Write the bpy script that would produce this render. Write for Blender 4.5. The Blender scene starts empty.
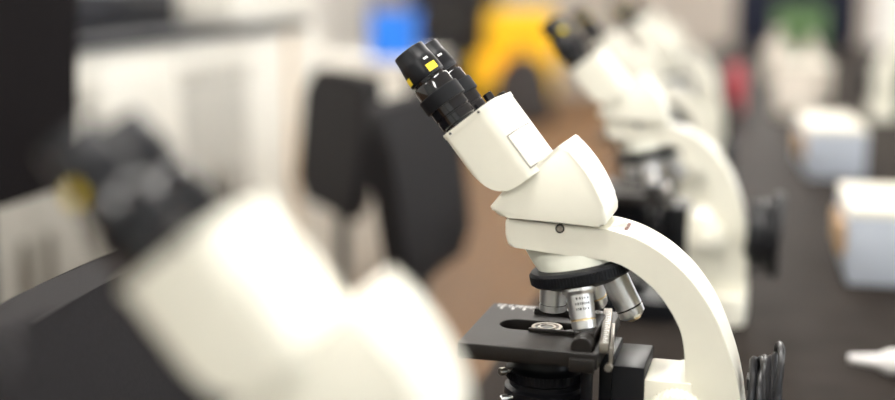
import bpy, bmesh, math, random
from mathutils import Matrix, Vector
random.seed(7)
scene = bpy.context.scene
COL = scene.collection
R = math.radians
MM = 0.001

# ---------------------------------------------------------------- materials
def mat(name, col, rough=0.5, metal=0.0, coat=0.0, var=0.04, nscale=30.0, bump=0.0, bscale=200.0, spec=0.5, sheen=0.0, ior=1.5):
    m = bpy.data.materials.new(name); m.use_nodes = True
    nt = m.node_tree; b = nt.nodes['Principled BSDF']
    tc = nt.nodes.new('ShaderNodeTexCoord')
    n = nt.nodes.new('ShaderNodeTexNoise'); n.inputs['Scale'].default_value = nscale; n.inputs['Detail'].default_value = 4
    nt.links.new(tc.outputs['Object'], n.inputs['Vector'])
    r = nt.nodes.new('ShaderNodeValToRGB')
    a = [max(0, c * (1 - var)) for c in col]; c2 = [min(1, c * (1 + var)) for c in col]
    r.color_ramp.elements[0].color = (*a, 1); r.color_ramp.elements[1].color = (*c2, 1)
    r.color_ramp.elements[0].position = .3; r.color_ramp.elements[1].position = .7
    nt.links.new(n.outputs['Fac'], r.inputs['Fac']); nt.links.new(r.outputs['Color'], b.inputs['Base Color'])
    b.inputs['Roughness'].default_value = rough; b.inputs['Metallic'].default_value = metal
    b.inputs['Coat Weight'].default_value = coat; b.inputs['Coat Roughness'].default_value = .15; b.inputs['IOR'].default_value = ior
    b.inputs['Specular IOR Level'].default_value = spec; b.inputs['Sheen Weight'].default_value = sheen
    if bump:
        n2 = nt.nodes.new('ShaderNodeTexNoise'); n2.inputs['Scale'].default_value = bscale
        nt.links.new(tc.outputs['Object'], n2.inputs['Vector'])
        bp = nt.nodes.new('ShaderNodeBump'); bp.inputs['Strength'].default_value = bump; bp.inputs['Distance'].default_value = .001
        nt.links.new(n2.outputs['Fac'], bp.inputs['Height']); nt.links.new(bp.outputs['Normal'], b.inputs['Normal'])
    return m

def emit(name, col, s):
    m = bpy.data.materials.new(name); m.use_nodes = True; nt = m.node_tree
    b = nt.nodes['Principled BSDF']; b.inputs['Base Color'].default_value = (*col, 1)
    b.inputs['Emission Color'].default_value = (*col, 1); b.inputs['Emission Strength'].default_value = s
    return m

M = dict(
    cream=mat('cream_enamel', (.82, .795, .68), .38, coat=.15, var=.015, nscale=60),
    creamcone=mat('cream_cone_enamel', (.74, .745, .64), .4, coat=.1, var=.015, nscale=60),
    black=mat('black_enamel', (.006, .0063, .008), .38, var=.1, nscale=80, bump=.05, bscale=900, spec=0.2),
    stage=mat('black_stage_paint', (.011, .009, .0078), .40, var=.12, nscale=150, bump=.08, bscale=1500, spec=0.4),
    rubber=mat('black_rubber', (.008, .0085, .0105), .5, var=.08, nscale=120, spec=0.2),
    eyecup=mat('black_eyecup', (.006, .0065, .009), .36, var=.08, nscale=120, spec=0.3),
    gloss=mat('black_chrome', (.008, .008, .010), .11, var=.05, ior=1.65),
    chrome=mat('brushed_chrome', (.74, .74, .74), .36, metal=1.0, var=.04, nscale=90),
    steel=mat('satin_steel', (.40, .37, .33), .42, metal=1.0, var=.05, nscale=60),
    brass=mat('brass', (.72, .56, .30), .3, metal=1.0),
    glass=mat('lens_glass', (.75, .78, .78), .05, metal=.6),
    pit=mat('black_opening', (.004, .004, .004), .6),
    yellow=mat('yellow_mark', (1.0, .74, .04), .45, var=.02),
    white=mat('white_print', (.85, .85, .83), .5, var=.02),
    print=mat('grey_print', (.05, .05, .05), .5),
    redprint=mat('red_brown_print', (.24, .12, .09), .7),
    sticker=mat('white_sticker', (.84, .83, .80), .8, var=.02, spec=.1),
    cord=mat('black_cord', (.012, .012, .014), .3, var=.1, spec=0.35),
    fabric=mat('charcoal_fabric', (.014, .0125, .0135), .8, var=.15, nscale=300, bump=.3, bscale=700, sheen=.0, spec=.22),
    fabricd=mat('black_fabric', (.009, .0075, .008), .85, var=.15, nscale=300, bump=.3, bscale=700, sheen=.0, spec=0.05),
    plastic=mat('dark_plastic', (.025, .025, .027), .45, var=.1, spec=0.2),
    yelfab=mat('yellow_upholstery', (1.0, .58, .005), .6, var=.06, nscale=40),
    greypad=mat('grey_mesh_pad', (.07, .065, .065), .7, var=.1, spec=0.1),
    bench=mat('black_resin_worktop', (.032, .027, .024), .45, var=.15, nscale=14, bump=.05, bscale=500, spec=.008),
    benchside=mat('dark_bench_side', (.03, .028, .027), .5, spec=0.1),
    box=mat('white_card_cool_shade', (.49, .53, .60), .55, var=.02),  # bluish grey puts the cooler, dimmer side light into the box colour
    boxtop=mat('cream_lit_lid', (.82, .78, .66), .5, var=.02),  # warm cream paints overhead light on box tops; also the beige bowl
    creambox=mat('cream_card', (.60, .54, .46), .6, var=.03),
    tan=mat('tan_label', (.55, .36, .20), .6, var=.1),
    laminate=mat('white_laminate', (.74, .71, .63), .45, var=.02, nscale=3),
    greylam=mat('grey_laminate', (.44, .42, .37), .5, var=.04, nscale=4),
    tanedge=mat('beech_edge', (.66, .50, .34), .5, var=.08, nscale=30),
    darktop=mat('dark_counter', (.020, .020, .024), .4, var=.1, spec=0.12),
    blue=mat('blue_plastic', (.008, .19, .78), .4, var=.05),
    green=mat('green_plastic', (.085, .17, .055), .5, var=.1),
    red=mat('red_plastic', (.45, .03, .05), .4),
    navy=mat('navy_laminate', (.018, .021, .038), .5, var=.1, nscale=5, spec=0.12),
    wall=mat('wall_paint', (.46, .42, .37), .8, var=.03, nscale=3),
    wallg=mat('unseen_wall_grey', (.50, .53, .52), .85, var=.02, nscale=3),
    wallw=mat('white_wall_paint', (.82, .81, .77), .8, var=.02, nscale=3),
    ceil=mat('ceiling_tile', (.80, .79, .76), .85, var=.03, nscale=5),
    nozzle=mat('white_polythene', (.84, .82, .80), .4, var=.02),
    lamp=emit('lamp_panel', (1.0, .975, .93), 15.0),
)

def floor_mat():
    m = bpy.data.materials.new('brown_sheet_floor'); m.use_nodes = True; nt = m.node_tree
    b = nt.nodes['Principled BSDF']
    tc = nt.nodes.new('ShaderNodeTexCoord'); mp = nt.nodes.new('ShaderNodeMapping')
    mp.inputs['Scale'].default_value = (6, .8, 1)
    nt.links.new(tc.outputs['Object'], mp.inputs['Vector'])
    n = nt.nodes.new('ShaderNodeTexNoise'); n.inputs['Scale'].default_value = 3; n.inputs['Detail'].default_value = 6
    nt.links.new(mp.outputs['Vector'], n.inputs['Vector'])
    r = nt.nodes.new('ShaderNodeValToRGB')
    r.color_ramp.elements[0].color = (.145, .080, .037, 1); r.color_ramp.elements[1].color = (.185, .102, .048, 1)
    nt.links.new(n.outputs['Fac'], r.inputs['Fac']); nt.links.new(r.outputs['Color'], b.inputs['Base Color'])
    b.inputs['Roughness'].default_value = .5; b.inputs['Specular IOR Level'].default_value = .12
    return m
M['floor'] = floor_mat()
def pane_mat():
    m = bpy.data.materials.new('clear_pane'); m.use_nodes = True; nt = m.node_tree; nt.nodes.clear()
    o = nt.nodes.new('ShaderNodeOutputMaterial'); mx = nt.nodes.new('ShaderNodeMixShader'); mx.inputs[0].default_value = .06
    t = nt.nodes.new('ShaderNodeBsdfTransparent'); g = nt.nodes.new('ShaderNodeBsdfGlossy'); g.inputs['Roughness'].default_value = .02
    nt.links.new(t.outputs[0], mx.inputs[1]); nt.links.new(g.outputs[0], mx.inputs[2]); nt.links.new(mx.outputs[0], o.inputs['Surface'])
    return m
M['pane'] = pane_mat()

# ---------------------------------------------------------------- mesh helpers
class MB:
    """collects shapes in one bmesh; every shape takes a material index"""
    def __init__(s): s.bm = bmesh.new()
    def _tag(s, before, mi, smooth=True):
        for f in s.bm.faces:
            if f not in before: f.material_index = mi; f.smooth = smooth
    def box(s, x0, x1, y0, y1, z0, z1, mi=0, mtx=None, bev=0.0, seg=2):
        b = set(s.bm.faces)
        r = bmesh.ops.create_cube(s.bm, size=1)
        vs = r['verts']
        m = Matrix.Translation(((x0+x1)/2, (y0+y1)/2, (z0+z1)/2)) @ Matrix.Diagonal((x1-x0, y1-y0, z1-z0, 1))
        bmesh.ops.transform(s.bm, matrix=m, verts=vs)
        if bev:
            es = list({e for v in vs for e in v.link_edges})
            bmesh.ops.bevel(s.bm, geom=es, offset=bev, segments=seg, profile=.5, affect='EDGES')
        nv = list({v for f in s.bm.faces if f not in b for v in f.verts})
        if mtx is not None: bmesh.ops.transform(s.bm, matrix=mtx, verts=nv)
        s._tag(b, mi); return s
    def lathe(s, prof, mi=0, mtx=None, n=48, mis=None):
        b = set(s.bm.faces); rings = []; new = []
        for (r, z) in prof:
            if r <= 1e-7:
                v = s.bm.verts.new((0, 0, z)); rings.append([v]); new.append(v)
            else:
                ring = [s.bm.verts.new((r*math.cos(2*math.pi*k/n), r*math.sin(2*math.pi*k/n), z)) for k in range(n)]
                rings.append(ring); new += ring
        for i in range(len(rings)-1):
            a, c = rings[i], rings[i+1]; m_ = mi if mis is None else mis[i]
            for k in range(n):
                k2 = (k+1) % n
                if len(a) == 1 and len(c) == 1: continue
                if len(a) == 1: f = s.bm.faces.new((a[0], c[k2], c[k]))
                elif len(c) == 1: f = s.bm.faces.new((a[k], a[k2], c[0]))
                else: f = s.bm.faces.new((a[k], a[k2], c[k2], c[k]))
                f.material_index = m_; f.smooth = True
        for ring, flip in ((rings[0], True), (rings[-1], False)):
            if len(ring) > 1:
                f = s.bm.faces.new(ring[::-1] if flip else ring); f.material_index = mi if mis is None else mis[0 if flip else -1]; f.smooth = True
        if mtx is not None: bmesh.ops.transform(s.bm, matrix=mtx, verts=new)
        return s
    def prism(s, pts, y0, y1, mi=0, bev=0.0, seg=3, mtx=None, axis='y', flare=None):
        """closed outline pts (x,z) pushed along y (or (x,y) along z)"""
        b = set(s.bm.faces)
        P = (lambda p, t: (p[0], t, p[1])) if axis == 'y' else (lambda p, t: (p[0], p[1], t))
        v0 = [s.bm.verts.new(P(p, y0)) for p in pts]; v1 = [s.bm.verts.new(P(p, y1)) for p in pts]
        n = len(pts)
        f0 = s.bm.faces.new(v0); f1 = s.bm.faces.new(v1[::-1])
        for k in range(n): s.bm.faces.new((v0[k], v1[k], v1[(k+1) % n], v0[(k+1) % n]))
        if bev:
            es = list({e for f in (f0, f1) for e in f.edges})
            bmesh.ops.bevel(s.bm, geom=es, offset=bev, segments=seg, profile=.5, affect='EDGES', clamp_overlap=True)
        nf = [f for f in s.bm.faces if f not in b]
        bmesh.ops.recalc_face_normals(s.bm, faces=nf)
        nv = list({v for f in nf for v in f.verts})
        if mtx is not None: bmesh.ops.transform(s.bm, matrix=mtx, verts=nv)
        s._tag(b, mi); return s
    def tube(s, pts, r, mi=0, n=10, closed=False, mtx=None):
        b = set(s.bm.faces); pts = [Vector(p) for p in pts]; N = len(pts); rings = []; prev = None; new = []
        for i, p in enumerate(pts):
            t = (pts[(i+1) % N]-pts[i-1]) if closed or 0 < i < N-1 else (pts[1]-pts[0] if i == 0 else pts[-1]-pts[-2])
            t.normalize()
            if prev is None:
                u = t.cross(Vector((0, 0, 1)))
                if u.length < 1e-3: u = t.cross(Vector((1, 0, 0)))
            else: u = prev-t*prev.dot(t)
            u.normalize(); prev = u; w = t.cross(u); rr = r[i] if isinstance(r, (list, tuple)) else r
            ring = [s.bm.verts.new(p+u*rr*math.cos(2*math.pi*k/n)+w*rr*math.sin(2*math.pi*k/n)) for k in range(n)]
            rings.append(ring); new += ring
        for i in range(N if closed else N-1):
            a, c = rings[i], rings[(i+1) % N]
            for k in range(n): s.bm.faces.new((a[k], a[(k+1) % n], c[(k+1) % n], c[k]))
        if not closed: s.bm.faces.new(rings[0][::-1]); s.bm.faces.new(rings[-1])
        nf = [f for f in s.bm.faces if f not in b]; bmesh.ops.recalc_face_normals(s.bm, faces=nf)
        if mtx is not None: bmesh.ops.transform(s.bm, matrix=mtx, verts=new)
        s._tag(b, mi); return s
    def patch(s, rfun, a0, a1, z0, z1, mi=0, n=5, mtx=None):
        """small raised mark on a turned surface: radius rfun(z), angle a0..a1 (rad), z0..z1"""
        b = set(s.bm.faces); g = []; new = []
        for z in (z0, z1):
            row = []
            for k in range(n):
                a = a0+(a1-a0)*k/(n-1); r = rfun(z)
                v = s.bm.verts.new((r*math.cos(a), r*math.sin(a), z)); row.append(v); new.append(v)
            g.append(row)
        for k in range(n-1): s.bm.faces.new((g[0][k], g[0][k+1], g[1][k+1], g[1][k]))
        if mtx is not None: bmesh.ops.transform(s.bm, matrix=mtx, verts=new)
        s._tag(b, mi); return s
    def cut(s, other_bm): pass
    def build(s, name, mats, parent=None, loc=None, mtx=None, sharp=35):
        me = bpy.data.meshes.new(name); s.bm.to_mesh(me); s.bm.free()
        for m in (mats if isinstance(mats, (list, tuple)) else [mats]): me.materials.append(M[m])
        me.set_sharp_from_angle(angle=R(sharp))
        o = bpy.data.objects.new(name, me); COL.objects.link(o)
        if parent is not None: o.parent = parent
        if loc is not None: o.location = loc
        if mtx is not None: o.matrix_basis = mtx
        return o

def spline(pts, sub=6, closed=False):
    out = []; N = len(pts)
    rng = range(N if closed else N-1)
    for i in rng:
        p0 = pts[(i-1) % N] if closed or i > 0 else pts[0]; p1 = pts[i]; p2 = pts[(i+1) % N]
        p3 = pts[(i+2) % N] if closed or i+2 < N else pts[-1]
        for k in range(sub):
            t = k/sub; q = []
            for a, b, c, d in zip(p0, p1, p2, p3):
                q.append(.5*((2*b)+(-a+c)*t+(2*a-5*b+4*c-d)*t*t+(-a+3*b-3*c+d)*t**3))
            out.append(tuple(q))
    if not closed: out.append(tuple(pts[-1]))
    return out

def rrect(x0, x1, y0, y1, r, n=6):
    p = []
    for cx, cy, a in ((x1-r, y1-r, 0), (x0+r, y1-r, 90), (x0+r, y0+r, 180), (x1-r, y0+r, 270)):
        for k in range(n+1):
            t = R(a+90*k/n); p.append((cx+r*math.cos(t), cy+r*math.sin(t)))
    return p

def mm(pts): return [tuple(c*MM for c in p) for p in pts]

def tag(o, label=None, cat=None, group=None, kind=None):
    if label: o['label'] = label
    if cat: o['category'] = cat
    if group: o['group'] = group
    if kind: o['kind'] = kind
    return o

def empty(name, loc, rz=0.0):
    o = bpy.data.objects.new(name, None); COL.objects.link(o); o.empty_display_size = .05
    o.location = loc; o.rotation_euler = (0, 0, rz); return o

def intersect(mb_a, mb_b):
    """keeps what two solids share"""
    obs = []
    for m_ in (mb_a, mb_b):
        bmesh.ops.remove_doubles(m_.bm, verts=m_.bm.verts[:], dist=1e-6)
        bmesh.ops.recalc_face_normals(m_.bm, faces=m_.bm.faces[:])
        me = bpy.data.meshes.new('solid'); m_.bm.to_mesh(me); m_.bm.free()
        o = bpy.data.objects.new('solid', me); COL.objects.link(o); obs.append(o)
    md = obs[0].modifiers.new('cut', 'BOOLEAN'); md.operation = 'INTERSECT'; md.solver = 'EXACT'; md.object = obs[1]
    me = bpy.data.meshes.new_from_object(obs[0].evaluated_get(bpy.context.evaluated_depsgraph_get()))
    r = MB(); r.bm.from_mesh(me)
    for f in r.bm.faces: f.smooth = True; f.material_index = 0
    for o in obs: d = o.data; bpy.data.objects.remove(o); bpy.data.meshes.remove(d)
    bpy.data.meshes.remove(me)
    return r

def kids(o): return [c for c in bpy.data.objects if c.parent is o]
def copy_tree(o, parent=None):
    c = o.copy(); COL.objects.link(c)
    if parent is not None:
        ml = o.matrix_basis.copy(); c.parent = parent; c.matrix_parent_inverse = Matrix(); c.matrix_basis = ml
    for ch in kids(o): copy_tree(ch, c)
    return c

def frame(origin, xa, ya, za):
    m = Matrix.Identity(4)
    for i, a in enumerate((xa, ya, za)):
        for j in range(3): m[j][i] = a[j]
    m.translation = origin; return m

# ---------------------------------------------------------------- microscope
ARM_TOP = [(-28.6, 270.6), (10, 268.6), (40, 267.2), (52, 266.4), (71, 261.8), (88, 254.0), (104, 243.2), (121, 226.6), (138, 201), (151.5, 168), (158.5, 142), (162.5, 117), (164.5, 85), (164.5, 12)]

def eyecup(marks, parent):
    e = MB(); pr = [(13, 46), (15.2, 46.2), (15.7, 47.4), (15.6, 52), (14.9, 60), (14.3, 64), (14.1, 64.3), (13.6, 72.4), (13.2, 73.4), (11.6, 73.6), (9.8, 71.6), (9.4, 69), (0, 68.4)]
    e.lathe(mm(pr), 0, None, 48, [0]*11+[3])
    def rf(z):
        for (ra, a_), (rb, c_) in zip(pr, pr[1:]):
            if c_ > a_ and a_*MM <= z <= c_*MM: return (ra+(rb-ra)*(z/MM-a_)/(c_-a_)+.12)*MM
        return 13*MM
    for adeg, yel in marks:       # yellow squares and white dashes; -90 deg faces the camera side
        t = R(-90+adeg); hw = .31
        if yel:
            for zz in (48.2, 50.3, 52.4): e.patch(rf, t-hw, t+hw, zz*MM, (zz+2.1)*MM, 1, 6)
        if adeg > 0: e.patch(rf, t-.17, t+.13, 58.5*MM, 60.3*MM, 2, 5)
    return e.build('eyecup', ['eyecup', 'yellow', 'white', 'glass'], parent)

def make_microscope():
    root = empty('microscope', (0, 0, 0))
    # ---- base and arm
    b = MB()
    b.prism(mm(rrect(80, 166, -52, 52, 16)), 0, 40*MM, axis='z', bev=4*MM)
    b.build('base', 'cream', root)
    b = MB()
    b.prism(mm(rrect(-72, 86, -58, 58, 30)), 0, 30*MM, axis='z', bev=4*MM)
    b.lathe(mm([(30, 28), (30, 44), (27, 47), (22, 47), (20, 45), (0, 45)]))
    b.build('lamp_housing', 'black', root)
    a = MB()
    outer = spline(ARM_TOP, 5)
    inner = spline([(116, 12), (116.3, 132), (116.2, 157), (114.9, 173.5), (111.2, 189.5), (102.9, 205), (90.8, 220.3), (72, 234.5), (55, 241), (31, 242.8), (7, 244.8), (-22, 247.4)], 5)
    nose = [(-26, 248.2), (-28.2, 250.5), (-30, 258), (-30.2, 267), (-29.8, 269.6)]
    a.prism(mm(outer+inner+nose), -28*MM, 28*MM, bev=5*MM, seg=4)
    a.box(84*MM, 122*MM, -30*MM, 30*MM, 12*MM, 147*MM, bev=2.5*MM)
    arm = a.build('arm', 'cream', root)
    s = MB(); mt = frame(Vector((14.6, -28.3, 265.2))*MM, (1, 0, 0), (0, 0, 1), (0, -1, 0))
    s.lathe(mm([(3.7, -2), (3.7, .3), (3.1, .3)]), 1, mt, 24)
    s.lathe(mm([(0, .2), (2.6, .2), (2.6, 1.2), (2.2, 1.6), (1.1, 1.6), (.9, .7), (0, .7)]), 0, mt, 24)
    s.build('set_screw', ['steel', 'pit'], arm)
    # sticker on the crown of the arm
    st = MB(); top = [p for p in outer if 58 <= p[0] <= 84]
    def on_top(i, off): 
        p = top[max(0, min(len(top)-1, i))]; q = top[min(len(top)-1, i+1)]; pr = top[max(0, i-1)]
        t = Vector((q[0]-pr[0], 0, q[1]-pr[1])).normalized(); nrm = Vector((-t.z, 0, t.x))
        if nrm.z < 0: nrm = -nrm
        return Vector((p[0], 0, p[1]))+nrm*off
    rows = []
    for i in range(len(top)):
        c = on_top(i, .25); rows.append([st.bm.verts.new(Vector((c.x, y, c.z))*MM) for y in (-22.5, 21)])
    for i in range(len(rows)-1):
        f = st.bm.faces.new((rows[i][0], rows[i+1][0], rows[i+1][1], rows[i][1])); f.material_index = 0
    def s_at(x):   # point on the sticker for local x
        for i in range(len(top)-1):
            if top[i][0] <= x <= top[i+1][0]:
                k = (x-top[i][0])/(top[i+1][0]-top[i][0]); return on_top(i, .45).lerp(on_top(i+1, .45), k)
        return on_top(len(top)-1, .45)
    def dash(x0, x1, y0, y1, mi):
        q0, q1 = s_at(x0), s_at(x1)
        vs = [st.bm.verts.new(Vector(v)*MM) for v in ((q0.x, y0, q0.z), (q1.x, y0, q1.z), (q1.x, y1, q1.z), (q0.x, y1, q0.z))]
        f = st.bm.faces.new(vs); f.material_index = mi
    y = -14.5
    while y < 15:
        w = random.uniform(1.2, 2.4); dash(63.2, 66.2, y, y+w, 1); y += w+.8
    for yy in (-10, -6, -2, 3, 7): dash(60.4, 61.3, yy, yy+2.2, 1); dash(68.4, 69.2, yy, yy+2.0, 1)
    dash(73.2, 74.6, -14.8, -12.4, 2)
    for yy in (-8, -4, 4, 9): dash(74.5, 75.2, yy, yy+2.4, 3); dash(79.5, 80.1, yy-3, yy-1, 3)
    st.build('label_sticker', ['sticker', 'redprint', 'print', 'box'], arm)
    # ---- focus knobs
    for sgn in (-1, 1):
        kr = 23.5 if sgn < 0 else 15
        k = MB(); mt = frame(Vector((112, sgn*30, 122))*MM, (1, 0, 0), (0, 0, -sgn), (0, sgn, 0))
        k.lathe(mm([(11, -6), (11, 12), (kr-1.5, 12), (kr, 13), (kr, 30), (kr-1.5, 31), (0, 31)]), 0, mt)
        for i in range(40):
            t = 2*math.pi*i/40; k.box(-.9*MM, .9*MM, -.5*MM, 1.0*MM, 13.4*MM, 29.6*MM, 0, mt @ Matrix.Rotation(t, 4, 'Z') @ Matrix.Translation((0, kr*MM, 0)))
        kk = k.build('coarse_focus_knob', 'cream', root)
        k = MB(); k.lathe(mm([(5, 30), (5, 34), (10, 34), (11, 35), (11, 47), (10, 48), (0, 48)]), 0, mt)
        k.build('fine_focus_knob', 'cream', kk)
    # ---- stage carrier and condenser
    c = MB()
    c.box(59*MM, 85*MM, -32*MM, 32*MM, 32*MM, 157*MM, bev=1.2*MM)
    c.box(48*MM, 60*MM, -26*MM, 26*MM, 96*MM, 163.5*MM, bev=1*MM)
    c.build('stage_carrier', 'black', root)
    c = MB()
    c.lathe(mm([(0, 176.0), (0, 166), (26, 164), (28, 160), (28, 146), (30, 143), (33.5, 141), (33.5, 133), (31, 131), (31, 127), (35, 125), (35, 116), (31, 113), (27, 108), (27, 92), (0, 92)][1:]), 0)
    for i in range(60):
        t = 2*math.pi*i/60; c.box(-.7*MM, .7*MM, -.4*MM, .6*MM, 133.6*MM, 140.4*MM, 0, Matrix.Rotation(t, 4, 'Z') @ Matrix.Translation((0, 33.5*MM, 0)))
    cd = c.build('condenser', 'black', root)
    c = MB(); c.lathe(mm([(14, 165), (14, 173), (12.8, 175.6), (10.2, 175.6), (9.6, 174.4), (0, 175.2)]), 0, mis=[1, 0, 0, 0, 2])
    c.lathe(mm([(7.4, 174.5), (7.4, 175.6), (5.6, 175.6), (5.6, 174.5)]), 0)
    c.build('condenser_lens', ['steel', 'black', 'glass'], cd)
    for (p, d, L, mtl) in (((-25, -18, 141), (-.8, -.6, 0), 12, 'steel'), ((-20, -24, 121), (-.85, -.5, -.1), 14, 'chrome')):
        k = MB(); z = Vector(d).normalized(); x = z.cross(Vector((0, 0, 1))).normalized(); mt = frame(Vector(p)*MM, x, z.cross(x), z)
        k.lathe(mm([(1.6, 0), (1.6, L-6), (3.1, L-6), (3.4, L-5), (3.4, L-.8), (2.8, L), (0, L)]), 0, mt, 20)
        k.build('centring_screw', mtl, cd)
    # ---- stage with its slot
    cu = bpy.data.curves.new('stage_outline', 'CURVE'); cu.dimensions = '2D'; cu.fill_mode = 'BOTH'
    def ring(pts):
        sp = cu.splines.new('POLY'); sp.points.add(len(pts)-1); sp.use_cyclic_u = True
        for i, p in enumerate(pts): sp.points[i].co = (p[0]*MM, p[1]*MM, 0, 1)
    ring(rrect(-60.3, 53, -64, 61, 3))
    ring(rrect(-40, 31, -14.5, 14.5, 14.4, 10)[::-1])
    cu.extrude = 5.1*MM; cu.bevel_depth = .7*MM; cu.bevel_resolution = 2; cu.offset = -.7*MM
    tmp = bpy.data.objects.new('stage_tmp', cu); COL.objects.link(tmp)
    dg = bpy.context.evaluated_depsgraph_get(); me = bpy.data.meshes.new_from_object(tmp.evaluated_get(dg))
    bpy.data.objects.remove(tmp); bpy.data.curves.remove(cu)
    bm_ = MB(); bm_.bm.from_mesh(me); bpy.data.meshes.remove(me)
    bmesh.ops.translate(bm_.bm, verts=bm_.bm.verts[:], vec=(0, 0, 169.6*MM))
    for f in bm_.bm.faces: f.material_index = 0
    # lower skirt plate under the stage
    bm_.box(-59*MM, 52*MM, -62*MM, -20*MM, 162.2*MM, 165*MM, bev=.5*MM)
    # white vernier marks along the far edge
    for i in range(26):
        x = -54+i*2.0
        L = 3.0 if i % 5 == 0 else 1.8
        if random.random() < .88: bm_.box((x-.45)*MM, (x+.45)*MM, (55-L*1.6)*MM, 57*MM, 175.35*MM, 175.55*MM, 1)
    for x in (-50, -40, -30, -20): bm_.box((x-.7)*MM, (x+1.4)*MM, 44*MM, 50*MM, 175.35*MM, 175.55*MM, 1)
    stg = bm_.build('stage', ['stage', 'white'], root)
    # slide holder: far jaw, near blade, carriage
    h = MB()
    h.box(-18*MM, 46*MM, 34*MM, 42*MM, 175.3*MM, 180.5*MM, bev=.5*MM)
    h.box(18*MM, 46*MM, 24*MM, 36*MM, 175.3*MM, 182.5*MM, bev=.6*MM)
    h.box(-12*MM, 34*MM, -18.5*MM, -15*MM, 175.3*MM, 178.2*MM, bev=.4*MM)
    h.prism(mm([(14, -15.5), (40, -15.5), (40, 4), (34, 0), (26, -8)]), 175.4*MM, 177.6*MM, axis='z', bev=.3*MM)
    h.box(31*MM, 47*MM, -46*MM, 12*MM, 175.3*MM, 186.5*MM, bev=1*MM)
    mt = frame(Vector((39, -60, 178))*MM, (1, 0, 0), (0, 0, -1), (0, 1, 0))
    h.lathe(mm([(0, 0), (8, 0), (8.8, 1), (8.8, 13), (8, 14), (0, 14)]), 0, mt, 32)
    h.box(30*MM, 50*MM, -66*MM, -46*MM, 160*MM, 171*MM, bev=1*MM)
    h.build('slide_holder', 'stage', stg)
    h = MB()
    BR = Matrix.Translation((51.5*MM, -12*MM, 0)) @ Matrix.Rotation(R(6.5), 4, 'Z')
    h.box(-4*MM, 3*MM, -50*MM, 52*MM, 176*MM, 184*MM, 0, BR, bev=.4*MM)
    h.box(3.6*MM, 6.4*MM, -52*MM, 18*MM, 168*MM, 181*MM, 0, BR, bev=.4*MM)
    for i in range(18):
        y = -47+i*5.2; h.box(-1.6*MM, (2.2 if i % 2 == 0 else 1)*MM, (y-.9)*MM, (y+.9)*MM, 183.9*MM, 184.15*MM, 1, BR)
    h.lathe(mm([(0, 0), (3, 0), (3, 5), (0, 5)]), 0, frame(Vector((61, -67, 166))*MM, (1, 0, 0), (0, 0, -1), (0, 1, 0)), 20)
    h.build('scale_bar', ['steel', 'white'], stg)
    h = MB(); h.lathe(mm([(5, 100), (5, 160), (0, 160)]), 0, Matrix.Translation((41*MM, -44*MM, 0)), 24)
    h.lathe(mm([(9, 112), (10, 113), (10, 126), (9, 127), (0, 127)]), 0, Matrix.Translation((41*MM, -44*MM, 0)), 32)
    h.lathe(mm([(8, 92), (9, 93), (9, 106), (8, 107), (0, 107)]), 0, Matrix.Translation((41*MM, -44*MM, 0)), 32)
    h.build('stage_control', 'black', stg)
    # ---- nosepiece
    tilt = R(12.5); ax = Vector((math.sin(tilt), 0, -math.cos(tilt)))     # points down the turning axis
    nx = Vector((math.cos(tilt), 0, math.sin(tilt)))
    NP = frame(Vector((28, 0, 226))*MM, nx, (0, -1, 0), ax)
    n = MB(); n.lathe(mm([(44, -34), (43, -26), (39, -15), (35, -7), (34, -5), (0, -5)]), 0, None, 64)
    for v in n.bm.verts: v.co.y *= min(.97, max(.55, .97+(v.co.z/MM+5)*.0215))
    bmesh.ops.transform(n.bm, matrix=NP, verts=n.bm.verts[:])
    n.build('nosepiece_mount', 'creamcone', arm)
    n = MB()
    n.lathe(mm([(33, -7), (41, -6), (42.5, -4), (42.5, 4), (41, 5.5), (34, 8), (30, 10), (0, 12)]), 0, NP, 64)
    for i in range(96):
        t = 2*math.pi*i/96; n.box(-.8*MM, .8*MM, -.4*MM, .6*MM, -3.6*MM, 3.6*MM, 0, NP @ Matrix.Rotation(t, 4, 'Z') @ Matrix.Translation((0, 42.5*MM, 0)))
    nos = n.build('nosepiece', 'rubber', root)
    # objectives: (azimuth about the axis, length, radius, tip radius)
    for az, L, r0, r1, kind in ((180, 25, 11.3, 11.1, 0), (90, 40, 11.6, 8.6, 1), (0, 43, 11.8, 9.6, 2), (270, 36, 11.0, 9.5, 1)):
        e = Matrix.Rotation(R(az), 4, 'Z')
        mt = NP @ e @ Matrix.Translation((24.5*MM, 0, 6*MM)) @ Matrix.Rotation(R(14.5), 4, 'Y')
        o = MB()
        if kind == 0:
            pr = [(10.2, -4), (10.2, 2), (r0, 2.5), (r0, L-7), (r0-.5, L-6.7), (r0-.5, L-6), (r0, L-5.7), (r0, L-.8), (r0-.8, L), (7, L), (6.5, L-1.5), (0, L-1.5)]
            ms = [1, 0, 0, 0, 0, 2, 0, 0, 0, 0, 2]
        elif kind == 1:
            pr = [(11, -4), (11, 1), (14, 3), (14, 6), (11.4, 8.5), (11.0, 9), (10.2, L-12), (9.8, L-11.6), (9.8, L-10.8), (10.1, L-10.4), (9.6, L-4), (r1-1, L-2), (6.2, L), (3, L), (0, L-.4)]
            ms = [1, 0, 0, 0, 0, 0, 3, 3, 3, 0, 0, 0, 0, 2]
        else:
            pr = [(10, -4), (10, 1), (r0, 1.6), (r0, 3), (11.2, 3.4), (11.2, L-12), (10.9, L-11.8), (10.9, L-10.8), (11.2, L-10.6), (10.8, L-5), (8, L-2.6), (5, L-.2), (2.5, L), (0, L-.3)]
            ms = [1, 0, 0, 0, 0, 2, 2, 2, 0, 0, 3, 3, 2]
        o.lathe(mm(pr), 0, mt, 40, ms)
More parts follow.
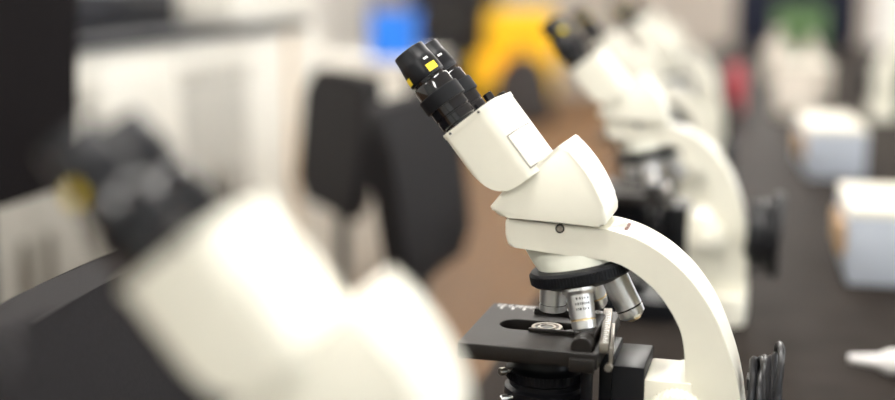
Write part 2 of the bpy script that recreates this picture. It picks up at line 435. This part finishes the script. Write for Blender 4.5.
        # engraved rows of figures, facing the stage's left side
        def rf(z, rr=pr):
            for (ra, za), (rb, zb) in zip(rr, rr[1:]):
                if za*MM <= z <= zb*MM and zb > za: return (ra+(rb-ra)*(z/MM-za)/(zb-za)+.08)*MM
            return rr[3][0]*MM
        base_az = {180: R(90), 90: R(-20), 0: R(-90), 270: R(200)}[az]
        z0 = 11 if kind != 2 else 12
        for row in range(3 if kind else 2):
            t = base_az-.55+random.uniform(0, .1)
            zz = z0+row*4.2
            while t < base_az+.5:
                w = random.uniform(.06, .14)
                o.patch(rf, t, t+w, zz*MM, (zz+1.9)*MM, 4, 3, mt); t += w+random.uniform(.05, .12)
        o.build('objective', ['chrome', 'rubber', 'gloss', 'brass', 'print'], nos)
    # ---- viewing head
    h = MB()
    head = [(-41.5, 281), (-39.5, 278.6), (-36, 275.4), (-33, 273.6), (-27, 272.8), (7.8, 271.6), (46, 269.4), (49, 269.6), (51.2, 271), (52.2, 273.8), (52, 279), (49.4, 286), (45.5, 294.6), (40.5, 304), (34.5, 313), (28, 321), (21.5, 328), (18, 332.2), (15.6, 333.2), (13, 331.6), (-28.8, 297)]
    h.prism(mm(head), -34.5*MM, 34.5*MM, bev=4.5*MM, seg=4)
    h.lathe(mm([(24, 262), (24, 274), (0, 274)]), 1, Matrix.Translation((14*MM, 0, 0)))
    hd = h.build('viewing_head', ['cream', 'pit'], root)
    # tube housing in the tilted frame: x = across the face plate, z = up the tubes
    xa, za = Vector((.79, 0, .613)), Vector((-.613, 0, .79))
    H = frame(Vector((-78.6, 0, 336.6))*MM, xa, (0, 1, 0), za)
    ho = [(0, -2), (0, -18)]+spline([(0, -22), (.8, -35), (4.0, -50), (9.5, -59.5), (18, -65), (27, -66.5)], 4)+[(47, -66.5), (49.2, -64.5), (49.6, -62), (49.6, -2)]
    def wy(off):    # plan of the housing: wide soft corners on the back side
        x1, x0, yy, rb, rf_ = 49.8+off, -off, 41+off, 17+off, 5+off; p = []
        for cx, cy, r_, a_ in ((x1-rb, yy-rb, rb, 0), (x0+rf_, yy-rf_, rf_, 90), (x0+rf_, -yy+rf_, rf_, 180), (x1-rb, -yy+rb, rb, 270)):
            for k in range(13):
                t = R(a_+90*k/12); p.append((cx+r_*math.cos(t), cy+r_*math.sin(t)))
        return mm(p)
    g1 = MB(); g1.prism(mm(ho), -60*MM, 60*MM); g2 = MB(); g2.prism(wy(0), -90*MM, 30*MM, axis='z')
    g = intersect(g1, g2); bmesh.ops.transform(g.bm, matrix=H, verts=g.bm.verts[:])
    hs = g.build('tube_housing', 'cream', root, sharp=40)
    g = MB(); g.prism(wy(.6), -3.4*MM, .6*MM, bev=.8*MM, axis='z', mtx=H)
    for w in (7, 36): g.lathe(mm([(1.1, -.3), (1.1, .25), (0, .25)]), 1, H @ frame(Vector((w, -41.6, -1.5))*MM, (1, 0, 0), (0, 0, 1), (0, -1, 0)), 14)
    g.build('face_plate', ['cream', 'print'], hs)
    g1 = MB(); g1.box(43*MM, 60*MM, -70*MM, 14*MM, -60.5*MM, -30.5*MM); g2 = MB(); g2.prism(wy(1.2), -90*MM, 30*MM, axis='z')
    g = intersect(g1, g2); bmesh.ops.transform(g.bm, matrix=H, verts=g.bm.verts[:])
    g.build('cover_panel', 'cream', hs)
    g1 = MB(); g1.box(42.2*MM, 60*MM, -70*MM, 14.8*MM, -61.3*MM, -29.7*MM); g2 = MB(); g2.prism(wy(.3), -90*MM, 30*MM, axis='z')
    g = intersect(g1, g2); bmesh.ops.transform(g.bm, matrix=H, verts=g.bm.verts[:])
    g.build('panel_gap_shade', 'print', hs)  # dark shell put in for the shade around the cover panel
    g = MB(); g.lathe(mm([(8, 0), (8, 3.2), (7.2, 4), (0, 4)]), 0, H @ Matrix.Translation((39*MM, 24*MM, .5*MM)), 32)
    g.lathe(mm([(4, 0), (4, 8.5), (3.4, 9), (0, 9)]), 0, H @ Matrix.Translation((39*MM, 2*MM, .5*MM)), 24)
    g.build('hinge_cap', 'gloss', hs)
    # eyepieces
    for yy in (-21, 20):
        E_ = H @ Matrix.Translation((13.2*MM, yy*MM, 0))
        e = MB(); e.lathe(mm([(14, 0), (14, 3), (15.6, 4), (15.6, 10.5), (15, 11), (15, 12), (15.9, 12.6), (15.9, 20.5), (16.4, 21), (16.4, 33), (16.2, 34), (16.2, 41.5), (15.4, 43), (13.8, 43.6), (13.8, 47), (0, 47)]), 0)
        ep = e.build('eyepiece', 'gloss', root, mtx=E_)
        e = MB(); e.lathe(mm([(16, 20.6), (17.6, 20.6), (18.2, 21.2), (18.2, 32.4), (17.6, 33), (16, 33)]), 0)
        e.build('grip_ring', 'rubber', ep)
        eyecup(((50, 1), (-54, 1)) if yy < 0 else ((-54, 1), (50, 0)), ep)
    # ---- looped mains cord hanging on the back of the arm
    c = MB()
    for i, (dx, rz, ry, tl) in enumerate(((167.5, 42, 27, 2), (170.5, 40, 31, 4), (173, 44, 29, -3), (177, 43, 28, 5), (179, 41, 31, -5), (182, 44, 27, -2), (183, 47, 29, 3), (184, 43, 32, -3), (185.5, 56, 30, -2))):
        pts = []
        for k in range(36):
            t = 2*math.pi*k/36
            yv = ry*math.cos(t); zv = rz*math.sin(t)
            pts.append((dx+tl*math.sin(t+1+i)+1.2*math.sin(3*t+i), yv, 119+zv))
        c.tube(mm(pts), 2.9*MM, 0, 10, closed=True)
    c.tube(mm(spline([(164, -8, 70), (172, -10, 66), (182, -14, 72), (186, -20, 95)], 6)), 2.7*MM)
    c.box(163*MM, 170*MM, -9*MM, 9*MM, 138*MM, 148*MM, bev=1*MM)
    c.build('power_cord', 'cord', root)
    return root

YD = Vector((0, 1, 0))
S0 = Vector((-.1516, .9556, .9))
scope = make_microscope()
scope.location = S0; scope.rotation_euler = (0, 0, R(-1.9))
G = 'microscopes in a row on the black bench'
tag(scope, 'cream binocular microscope in sharp focus at the centre, whole head and stage in view', 'microscope', G)
row = [(-.49, 'large blurred cream microscope closest to the viewer, only head in view', 3.0, -.012, 0),
       (.70, 'blurred cream microscope directly behind the sharp one, arm and knob in view', -1.9, 0, 0),
       (1.32, 'cream microscope third back from the sharp one counting it first, mostly hidden', 3.0, -.05, 0),
       (2.0, 'hazy cream microscope fourth back counting the sharp one as first', -1.0, -.055, 0),
       (2.75, 'far cream microscope last visible in the bench row, arm beside red bottle', 0.5, -.085, 0)]
tmp = eyecup(((-26, 1),), None); single_mark = tmp.data; bpy.data.objects.remove(tmp)
for dy, lab, rz, dx, _ in row:
    c = copy_tree(scope); c.location = S0+YD*dy+Vector((dx, 0, 0)); c.rotation_euler = (0, 0, R(rz)); c['label'] = lab
    if 'directly behind' in lab:      # its cord hangs in wider loops
        for k_ in kids(c):
            if k_.name.startswith('power_cord'): k_.matrix_basis = Matrix.Translation((-.164*.7, 0, 0)) @ Matrix.Diagonal((1.7, 1.15, 1, 1))
    if dy < 0:
        for ch in kids(c):
            if ch.name.startswith('eyepiece'):
                ch.matrix_basis = ch.matrix_basis @ Matrix.Translation((0, 0, -.009))
                for part in kids(ch):
                    if part.name.startswith('eyecup'): part.data = single_mark
c = copy_tree(scope); c.location = (.57, 4.25, .9); c.rotation_euler = (0, 0, R(186))
c['label'] = 'cream microscope on the far right side of the bench, facing away'
c['group'] = 'microscopes along the opposite side of the bench'
c = copy_tree(c); c.location = (.68, 5.1, .9); c.rotation_euler = (0, 0, R(176))
c['label'] = 'pale microscope behind the far right one, in front of white wall'

# ---------------------------------------------------------------- bench
b = MB(); b.box(-.285, 1.25, -1.2, 8.9, .862, .90, bev=.004)
top = b.build('worktop', 'bench'); tag(top, 'long black resin worktop carrying the row of microscopes', 'worktop')
root = empty('bench_cabinet', (0, 0, 0)); tag(root, 'dark cabinet run under the black worktop', 'cabinet')
b = MB(); b.box(.30, 1.1, -1.1, 8.8, 0, .862); b.build('carcass', 'benchside', root)

# ---------------------------------------------------------------- boxes on the bench
def carton(name, label, cat, group, x, y, z, w, d, h, rz, lid='boxtop', patches=True, lidh=.012, bodym='box'):
    r = empty(name, (x, y, z), R(rz)); tag(r, label, cat, group)
    b = MB(); b.box(-w/2, w/2, -d/2, d/2, 0, h-lidh, bev=.003); b.build('body', bodym, r)
    b = MB(); b.box(-w/2-.001, w/2+.001, -d/2-.001, d/2+.001, h-lidh, h, bev=.003); b.build('lid', lid, r)
    if patches:
        for yy in (-.055, .045):
            b = MB(); b.box(-w/2-.012, -w/2+.002, yy-.025, yy+.025, h*.3, h*.72, bev=.001); b.build('socket', 'tan', r)
    return r
carton('box', 'white box at right edge with tan patches on its left end', 'box', 'white boxes down the bench',   .234, 2.01, .9, .142, .26, .117, 0)
carton('box', 'white box, top coloured as lit, standing second along the bench from the right edge', 'box', 'white boxes down the bench',   .207, 3.08, .9, .13, .34, .12, 3)
carton('box', 'small pinkish white box third along the bench', 'box', 'white boxes down the bench', .165, 4.30, .9, .13, .22, .09, 2, patches=False, bodym='creambox', lid='creambox')
carton('box', 'tall cream box behind the small pinkish one on the bench', 'box', 'white boxes down the bench', .215, 4.85, .9, .19, .24, .145, 2, patches=False, bodym='creambox')

def flask(x, y, lab, h, r, m='creambox'):
    f = empty('bottle', (x, y, .9)); tag(f, lab, 'bottle', 'pale bottles beyond the boxes')
    b = MB(); b.lathe([(r*.9, 0), (r, .006), (r, h*.6), (r*.8, h*.72), (r*.45, h*.8), (r*.45, h*.88), (0, h*.88)]); b.build('body', m, f)
    b = MB(); b.lathe([(r*.52, h*.86), (r*.52, h), (0, h)]); b.build('cap', 'creambox', f)
flask(.135, 5.75, 'pale bottle under left part of the green bin', .235, .055)
flask(.285, 5.75, 'beige bottle under right part of the green bin', .205, .045)
r = empty('bin', (.33, 8.3, .9)); tag(r, 'green plastic bin at far end of the bench', 'bin')
b = MB(); b.box(-.16, .16, -.12, .12, 0, .27, bev=.02); b.build('body', 'green', r)
b = MB(); b.box(-.17, .17, -.13, .13, .27, .285, bev=.006); b.build('rim', 'green', r)
r = empty('bottle', (-.035, 4.35, .9)); tag(r, 'red bottle beside the far microscopes on the bench', 'bottle')
b = MB(); b.lathe([(.03, 0), (.033, .006), (.033, .12), (.025, .15), (.014, .165), (.014, .18), (0, .18)]); b.build('body', 'red', r)
b = MB(); b.lathe([(.017, .176), (.017, .205), (0, .205)]); b.build('cap', 'plastic', r)

# ---- squeeze bottle lying on the bench, nozzle towards the scopes
r = empty('squeeze_bottle', (.133, 1.445, .9)); tag(r, 'white nozzle of a squeeze bottle lying on the bench at lower right', 'bottle')
ax = Vector((1, -.10, 0)).normalized(); mt = frame(Vector((0, 0, .0165)), (0, 0, 1), Vector((0, 0, 1)).cross(ax) * -1, ax)
mt = frame(Vector((0, 0, .0165)), Vector((0, 0, 1)).cross(ax), (0, 0, 1), ax)
b = MB(); b.lathe([(.0, 0), (.0028, 0), (.0042, .0006), (.0047, .002), (.0082, .031), (.0092, .036)], 0, mt, 32); b.build('nozzle', 'nozzle', r)
b = MB(); b.lathe([(.0092, .035), (.0135, .042), (.0150, .046), (.0155, .062), (.0165, .066), (.0165, .15), (.014, .156), (0, .156)], 0, mt, 32); b.build('body', 'nozzle', r)

# ---------------------------------------------------------------- chairs
def back_pad(w, h, t, curve, tilt, taper=0.0, rad=.06):
    """upholstered back: rounded panel in the y-z plane, bowed and tilted"""
    b = MB(); pts = rrect(-w/2, w/2, 0, h, rad, 8)
    b.prism([(p[0]*(1-taper*(1-p[1]/h)), p[1]) for p in pts], -t/2, t/2, bev=t*.45, seg=5)
    bmesh.ops.subdivide_edges(b.bm, edges=[e for e in b.bm.edges if e.calc_length() > .1], cuts=6, use_grid_fill=True)
    for v in b.bm.verts:
        x, y, z = v.co
        v.co = (-(y) - curve*(1-(x/(w/2))**2)*-1 - math.tan(tilt)*z, x, z)
    for f in b.bm.faces: f.smooth = True
    bmesh.ops.recalc_face_normals(b.bm, faces=b.bm.faces[:])
    return b

def make_chair(name, w, h, z0, fab, seatz, tilt=8, taper=.1):
    r = empty(name, (0, 0, 0))
    p = back_pad(w, h, .05, -.02, R(tilt), taper); bmesh.ops.translate(p.bm, verts=p.bm.verts[:], vec=(-.19, 0, z0))
    p.build('backrest', fab, r, sharp=60)
    b = MB(); b.prism(rrect(-.21, .22, -.22, .22, .08, 8), seatz-.07, seatz, axis='z', bev=.025, seg=4); b.build('seat', fab, r, sharp=60)
    b = MB(); b.tube(spline([(0, 0, seatz-.08), (-.14, 0, seatz-.085), (-.215, 0, seatz-.02), (-.235, 0, z0+.12)], 5), .018); b.build('back_bar', 'plastic', r)
    b = MB(); b.lathe([(.028, .10), (.028, .3), (.018, .3), (.018, seatz-.07), (.07, seatz-.07), (.07, seatz-.05), (0, seatz-.05)], n=24); b.build('gas_column', 'plastic', r)
    bs = MB()
    for k in range(5):
        t = 2*math.pi*k/5
        bs.tube([(0, 0, .11), (.14*math.cos(t), .14*math.sin(t), .10), (.27*math.cos(t), .27*math.sin(t), .075)], [.026, .02, .014])
    bo = bs.build('star_base', 'plastic', r)
    for k in range(5):
        t = 2*math.pi*k/5; c = MB()
        c.lathe([(.0, -.02), (.024, -.02), (.027, -.016), (.027, .016), (.024, .02), (0, .02)], 0, frame(Vector((.27*math.cos(t), .27*math.sin(t), .027)), (math.cos(t), math.sin(t), 0), (0, 0, 1), (math.sin(t), -math.cos(t), 0)), 20)
        c.tube([(.27*math.cos(t), .27*math.sin(t), .03), (.27*math.cos(t), .27*math.sin(t), .085)], .008)
        c.build('caster', 'plastic', bo)
    return r
GC = 'charcoal lab chairs in the aisle'
ch = make_chair('lab_chair', .50, .36, .76, 'fabric', .46)
ch.location = (-.258, .915, 0)
tag(ch, 'charcoal lab chair with curved back at lower left, closest to the viewer', 'chair', GC)
c = copy_tree(ch); c.location = (-.42, 2.36, 0); c.rotation_euler = (0, 0, R(-2)); c['label'] = 'charcoal lab chair on brown floor, left of the sharp microscope'
c = copy_tree(ch); c.location = (-1.21, 2.84, 0); c.rotation_euler = (0, 0, R(218)); c['label'] = 'charcoal lab chair turned at an angle by the white cabinets'
tall = make_chair('office_chair', .76, .50, 1.02, 'fabricd', .60, -2, .28)
tall.location = (-1.32, 1.525, 0); tall.rotation_euler = (0, 0, R(180))
tag(tall, 'high-backed black chair in the upper left corner', 'chair')
r = empty('storage_cabinet', (-3.10, 12.75, 0)); tag(r, 'tall black storage cabinet far back, between blue crate and yellow armchair', 'cabinet')
b = MB(); b.box(-.47, .47, -.22, .22, 0, 1.75, bev=.006); b.build('carcass', 'fabricd', r)
for sx in (-1, 1):
    b = MB(); b.box(min(0, sx*.462)+.002, max(0, sx*.462)-.002, -.238, -.22, .05, 1.72, bev=.003); d = b.build('door', 'plastic', r)
    b = MB(); b.box(sx*.04-.006, sx*.04+.006, -.262, -.238, .85, 1.0, bev=.003); b.build('handle', 'steel', d)
r = empty('armchair', (-2.25, 11.9, 0)); tag(r, 'bright yellow armchair at the far end of the brown floor', 'armchair')
b = MB(); b.box(-.28, .28, -.30, .25, .20, .46, bev=.05, seg=4); b.build('seat', 'yelfab', r)
b = MB(); b.box(-.36, .36, .18, .34, .22, 1.06, bev=.06, seg=4); b.build('backrest', 'yelfab', r)
for sx in (-1, 1):
    b = MB(); b.box(sx*.33-.06, sx*.33+.06, -.32, .26, .16, .62, bev=.045, seg=4); b.build('armrest', 'yelfab', r)
    for sy in (-.26, .28):
        b = MB(); b.lathe([(.016, 0), (.026, .2), (0, .2)], 0, Matrix.Translation((sx*.32, sy, 0)), 16); b.build('leg', 'plastic', r)
r = empty('backpack', (-2.07, 11.32, 0)); tag(r, 'dark grey bag standing on the floor before the yellow armchair', 'bag'); r.scale = (1.5, 1.3, 1.95)
b = MB(); b.prism(spline([(-.17, 0), (.17, 0), (.185, .12), (.14, .27), (.05, .33), (-.05, .33), (-.14, .27), (-.185, .12)], 4, True), -.09, .09, bev=.035, seg=3); b.build('body', 'greypad', r)
b = MB(); b.tube(spline([(-.05, 0, .32), (-.04, 0, .37), (.04, 0, .37), (.05, 0, .32)], 5), .009); b.build('carry_loop', 'plastic', r)
b = MB(); b.box(-.11, .11, -.115, -.085, .03, .16, bev=.012); b.build('front_pocket', 'greypad', r)

# ---------------------------------------------------------------- white cabinets along the aisle
CX = -1.62
GCab = 'white cabinets along the left aisle'
def cabinet(y0, y1, label, kind, H=1.18):
    r = empty('cabinet', (CX-.35, (y0+y1)/2, 0)); tag(r, label, 'cabinet', GCab)
    x0, x1 = -.35, .35; w = (y1-y0)/2-.001
    b = MB(); b.box(x0, x1-.02, -w, w, 0, H, bev=.004); b.build('carcass', 'laminate', r)
    if kind == 'panel':
        b = MB(); b.box(x1-.02, x1, -w+.004, w-.004, .08, H-.01, bev=.003); b.build('front_panel', 'laminate', r)
    elif kind == 'doors':
        b = MB(); b.box(x1-.02, x1, -w+.004, w-.004, 1.07, 1.17, bev=.003); b.build('rail', 'laminate', r)
        for s in (-1, 1):
            b = MB(); b.box(x1-.02, x1-.004, min(0, s*w)+.003, max(0, s*w)-.003, .08, 1.06, bev=.003); d = b.build('door', 'greylam', r)
            b = MB(); b.box(x1-.004, x1+.02, s*.05-.006, s*.05+.006, .62, .76, bev=.004); b.build('handle', 'steel', d)
    else:
        b = MB(); b.box(x1-.02, x1, -w+.004, w-.004, .08, 1.17, bev=.003); f = b.build('front_panel', 'laminate', r)
        b = MB(); b.box(x1-.002, x1+.012, -.02, .03, .08, 1.17, bev=.003); b.build('edge_strip', 'tanedge', r)
cabinet(2.15, 2.78, 'cabinet with grey doors at the left edge of the picture', 'doors')
cabinet(2.78, 3.26, 'white cabinet with a plain front between two grey-doored ones at left', 'panel')
cabinet(3.26, 3.75, 'white cabinet with grey doors, third along the left aisle', 'doors')
cabinet(3.75, 4.5, 'white cabinet with a beech edge strip, fourth along the left aisle', 'strip')
cabinet(4.5, 5.45, 'low white cabinet at far end of the row, behind the chairs', 'panel', .88)
b = MB(); b.box(CX-.72, CX+.02, 2.13, 4.3, 1.181, 1.21, bev=.004)
tag(b.build('counter_top', 'darktop'), 'dark counter top lying over the white cabinets', 'worktop')
r = empty('storage_box', (CX-.33, 4.08, 1.21)); tag(r, 'long white storage box on the far end of the dark counter', 'box')
b = MB(); b.box(-.30, .30, -.36, .36, 0, .12, bev=.01); b.build('body', 'laminate', r)
b = MB(); b.box(-.305, .305, -.365, .365, .12, .145, bev=.008); b.build('lid', 'box', r)
r = empty('instrument_case', (-2.05, 3.35, 1.21)); tag(r, 'black case standing on the dark counter, upper left', 'case')
b = MB(); b.box(-.14, .22, -.40, .33, 0, .12, bev=.012); b.build('body', 'darktop', r)
b = MB(); b.tube(spline([(.22, -.08, .08), (.25, -.07, .09), (.25, .07, .09), (.22, .08, .08)], 4), .007); b.build('handle', 'plastic', r)
r = empty('wooden_tray', (-1.86, 2.33, 1.21)); tag(r, 'orange-brown wooden tray on the dark counter, far upper left', 'tray')
b = MB(); b.box(-.13, .13, -.16, .16, 0, .012, bev=.003); b.build('tray_base', 'tan', r)
for a_ in ((-.13, .13, -.16, -.145), (-.13, .13, .145, .16), (-.13, -.115, -.145, .145), (.115, .13, -.145, .145)):
    b = MB(); b.box(*a_, .012, .11, bev=.003); b.build('tray_side', 'tan', r)
r = empty('bowl', (-1.78, 2.80, 1.21)); tag(r, 'small beige bowl on the dark counter, upper left', 'bowl')
b = MB(); b.lathe([(.02, 0), (.03, .004), (.05, .04), (.052, .05), (.048, .05), (.03, .012), (0, .01)]); b.build('body', 'boxtop', r)

# ---- low table with blue crate further back
r = empty('side_table', (-2.44, 7.0, 0)); tag(r, 'white side table carrying the blue crate', 'table')
b = MB(); b.box(-.6, .6, -.5, .5, .86, .90, bev=.004); b.build('tabletop', 'laminate', r)
b = MB(); b.box(-.55, .55, -.48, -.46, .3, .86); b.build('front_panel', 'laminate', r)
for sx in (-1, 1):
    for sy in (-1, 1):
        b = MB(); b.box(sx*.56-.025, sx*.56+.025, sy*.46-.025, sy*.46+.025, 0, .86, bev=.004); b.build('leg', 'laminate', r)
r = empty('crate', (-2.02, 6.85, .9), R(8)); tag(r, 'bright blue plastic crate on the white table', 'crate')
b = MB(); b.box(-.13, .13, -.12, .12, 0, .27, bev=.012); b.build('body', 'blue', r)
b = MB(); b.box(-.14, .14, -.13, .13, .255, .28, bev=.006); b.build('rim', 'blue', r)

# ---------------------------------------------------------------- room
def struct(name, m, box):
    b = MB(); b.box(*box); return tag(b.build(name, m), kind='structure')
struct('floor', 'floor', (-4.6, 4.6, -3, 14.2, -.1, 0))
struct('ceiling', 'ceil', (-4.6, 4.6, -3, 14.2, 3.0, 3.1))
struct('wall_left', 'wallw', (-4.6, -4.5, -3, 14.2, 0, 3.0))
b = MB(); b.box(4.5, 4.6, -3, 14.2, 0, .95); b.box(4.5, 4.6, -3, 14.2, 2.65, 3.0)
for y in (-3, .2, 3.4, 6.6, 9.8, 13.0): b.box(4.5, 4.6, y, y+.6, .95, 2.65)
b.box(4.5, 4.6, 13.6, 14.2, .95, 2.65)
tag(b.build('wall_right', 'wallw'), kind='structure')
for i, y in enumerate((-2.4, .8, 4.0, 7.2, 10.4)):
    wn = empty('window_%d' % (i+1), (4.55, y+1.3, .95)); tag(wn, kind='structure')
    b = MB()
    for z in (0, 1.65): b.box(-.03, .03, -1.3, 1.3, z, z+.05)
    for yy in (-1.3, -.025, 1.25): b.box(-.03, .03, yy, yy+.05, .05, 1.65)
    b.build('window_frame', 'white', wn)
    b = MB(); b.box(-.003, .003, -1.25, 1.25, .05, 1.65); b.build('pane', 'pane', wn)
struct('wall_front_unseen', 'wallg', (-4.5, 4.5, -3, -2.9, 0, 3.0))  # unseen wall, added and greyed to cut light on camera-facing sides
struct('wall_back', 'wall', (-4.5, 4.5, 14.1, 14.2, 0, 3.0))
r = empty('tall_cupboard', (.44, 10.6, 0)); tag(r, 'tall dark navy cupboard at the far end of the room', 'cupboard')
b = MB(); b.box(-.55, .43, -.25, .25, 0, 2.1, bev=.006); b.build('carcass', 'navy', r)
for s in (-1, 1):
    b = MB(); b.box(-.06+min(0, s*.47)+.004, -.06+max(0, s*.47)-.004, -.272, -.25, .06, 2.06, bev=.003); d = b.build('door', 'navy', r)
    b = MB(); b.box(-.06+s*.05-.006, -.06+s*.05+.006, -.30, -.272, 1.0, 1.2, bev=.004); b.build('handle', 'plastic', d)
r = empty('partition', (1.6, 9.4, 0)); tag(r, 'white partition panel right of the navy cupboard', 'partition')
b = MB(); b.box(-.70, .9, -.04, .04, .03, 2.2, bev=.005); b.build('panel', 'wallw', r)
for x in (-.66, .86):
    b = MB(); b.box(x-.03, x+.03, -.2, .2, 0, .03, bev=.004); b.build('foot', 'steel', r)

# ceiling light panels
GL = 'ceiling light panels'
first = None
for i, y in enumerate((-1.6, .8, 3.2, 5.6, 8.0, 10.4, 12.6)):
    for j, x in enumerate((-2.6, -.2, 2.4)):
        if first is None:
            first = empty('ceiling_light', (0, 0, 0)); tag(first, 'white ceiling light panel above the room', 'light', GL)
            b = MB(); b.box(-.17, .17, -.64, .64, -.05, 0, bev=.006); b.build('frame', 'white', first)
            b = MB(); b.box(-.15, .15, -.61, .61, -.056, -.0505); b.build('diffuser', 'lamp', first)
            o = first
        else: o = copy_tree(first)
        o.location = (x, y, 3.0)

# ---------------------------------------------------------------- sky daylight, coming in through the right-hand windows
w = bpy.data.worlds.new('daylight'); scene.world = w; w.use_nodes = True
bg = w.node_tree.nodes['Background']; bg.inputs['Color'].default_value = (.86, .93, 1.0, 1); bg.inputs['Strength'].default_value = 2.0

# ---------------------------------------------------------------- camera
cam = bpy.data.cameras.new('camera'); co = bpy.data.objects.new('camera', cam); COL.objects.link(co)
co.location = (0, 0, 1.36); co.rotation_euler = (R(90-10.43), 0, R(13.93))
cam.sensor_width = 36; cam.lens = 1200/895*36; cam.clip_start = .02
cam.dof.use_dof = True; cam.dof.focus_distance = .985; cam.dof.aperture_fstop = 1.55; cam.dof.aperture_blades = 0
scene.camera = co
vs = scene.view_settings
scene.display_settings.display_device = 'sRGB'
vs.view_transform = 'Standard'; vs.look = 'None'; vs.exposure = 1.2; vs.gamma = 1.0; vs.use_curve_mapping = False
scene.cycles.max_bounces = 8; scene.cycles.sample_clamp_indirect = 6
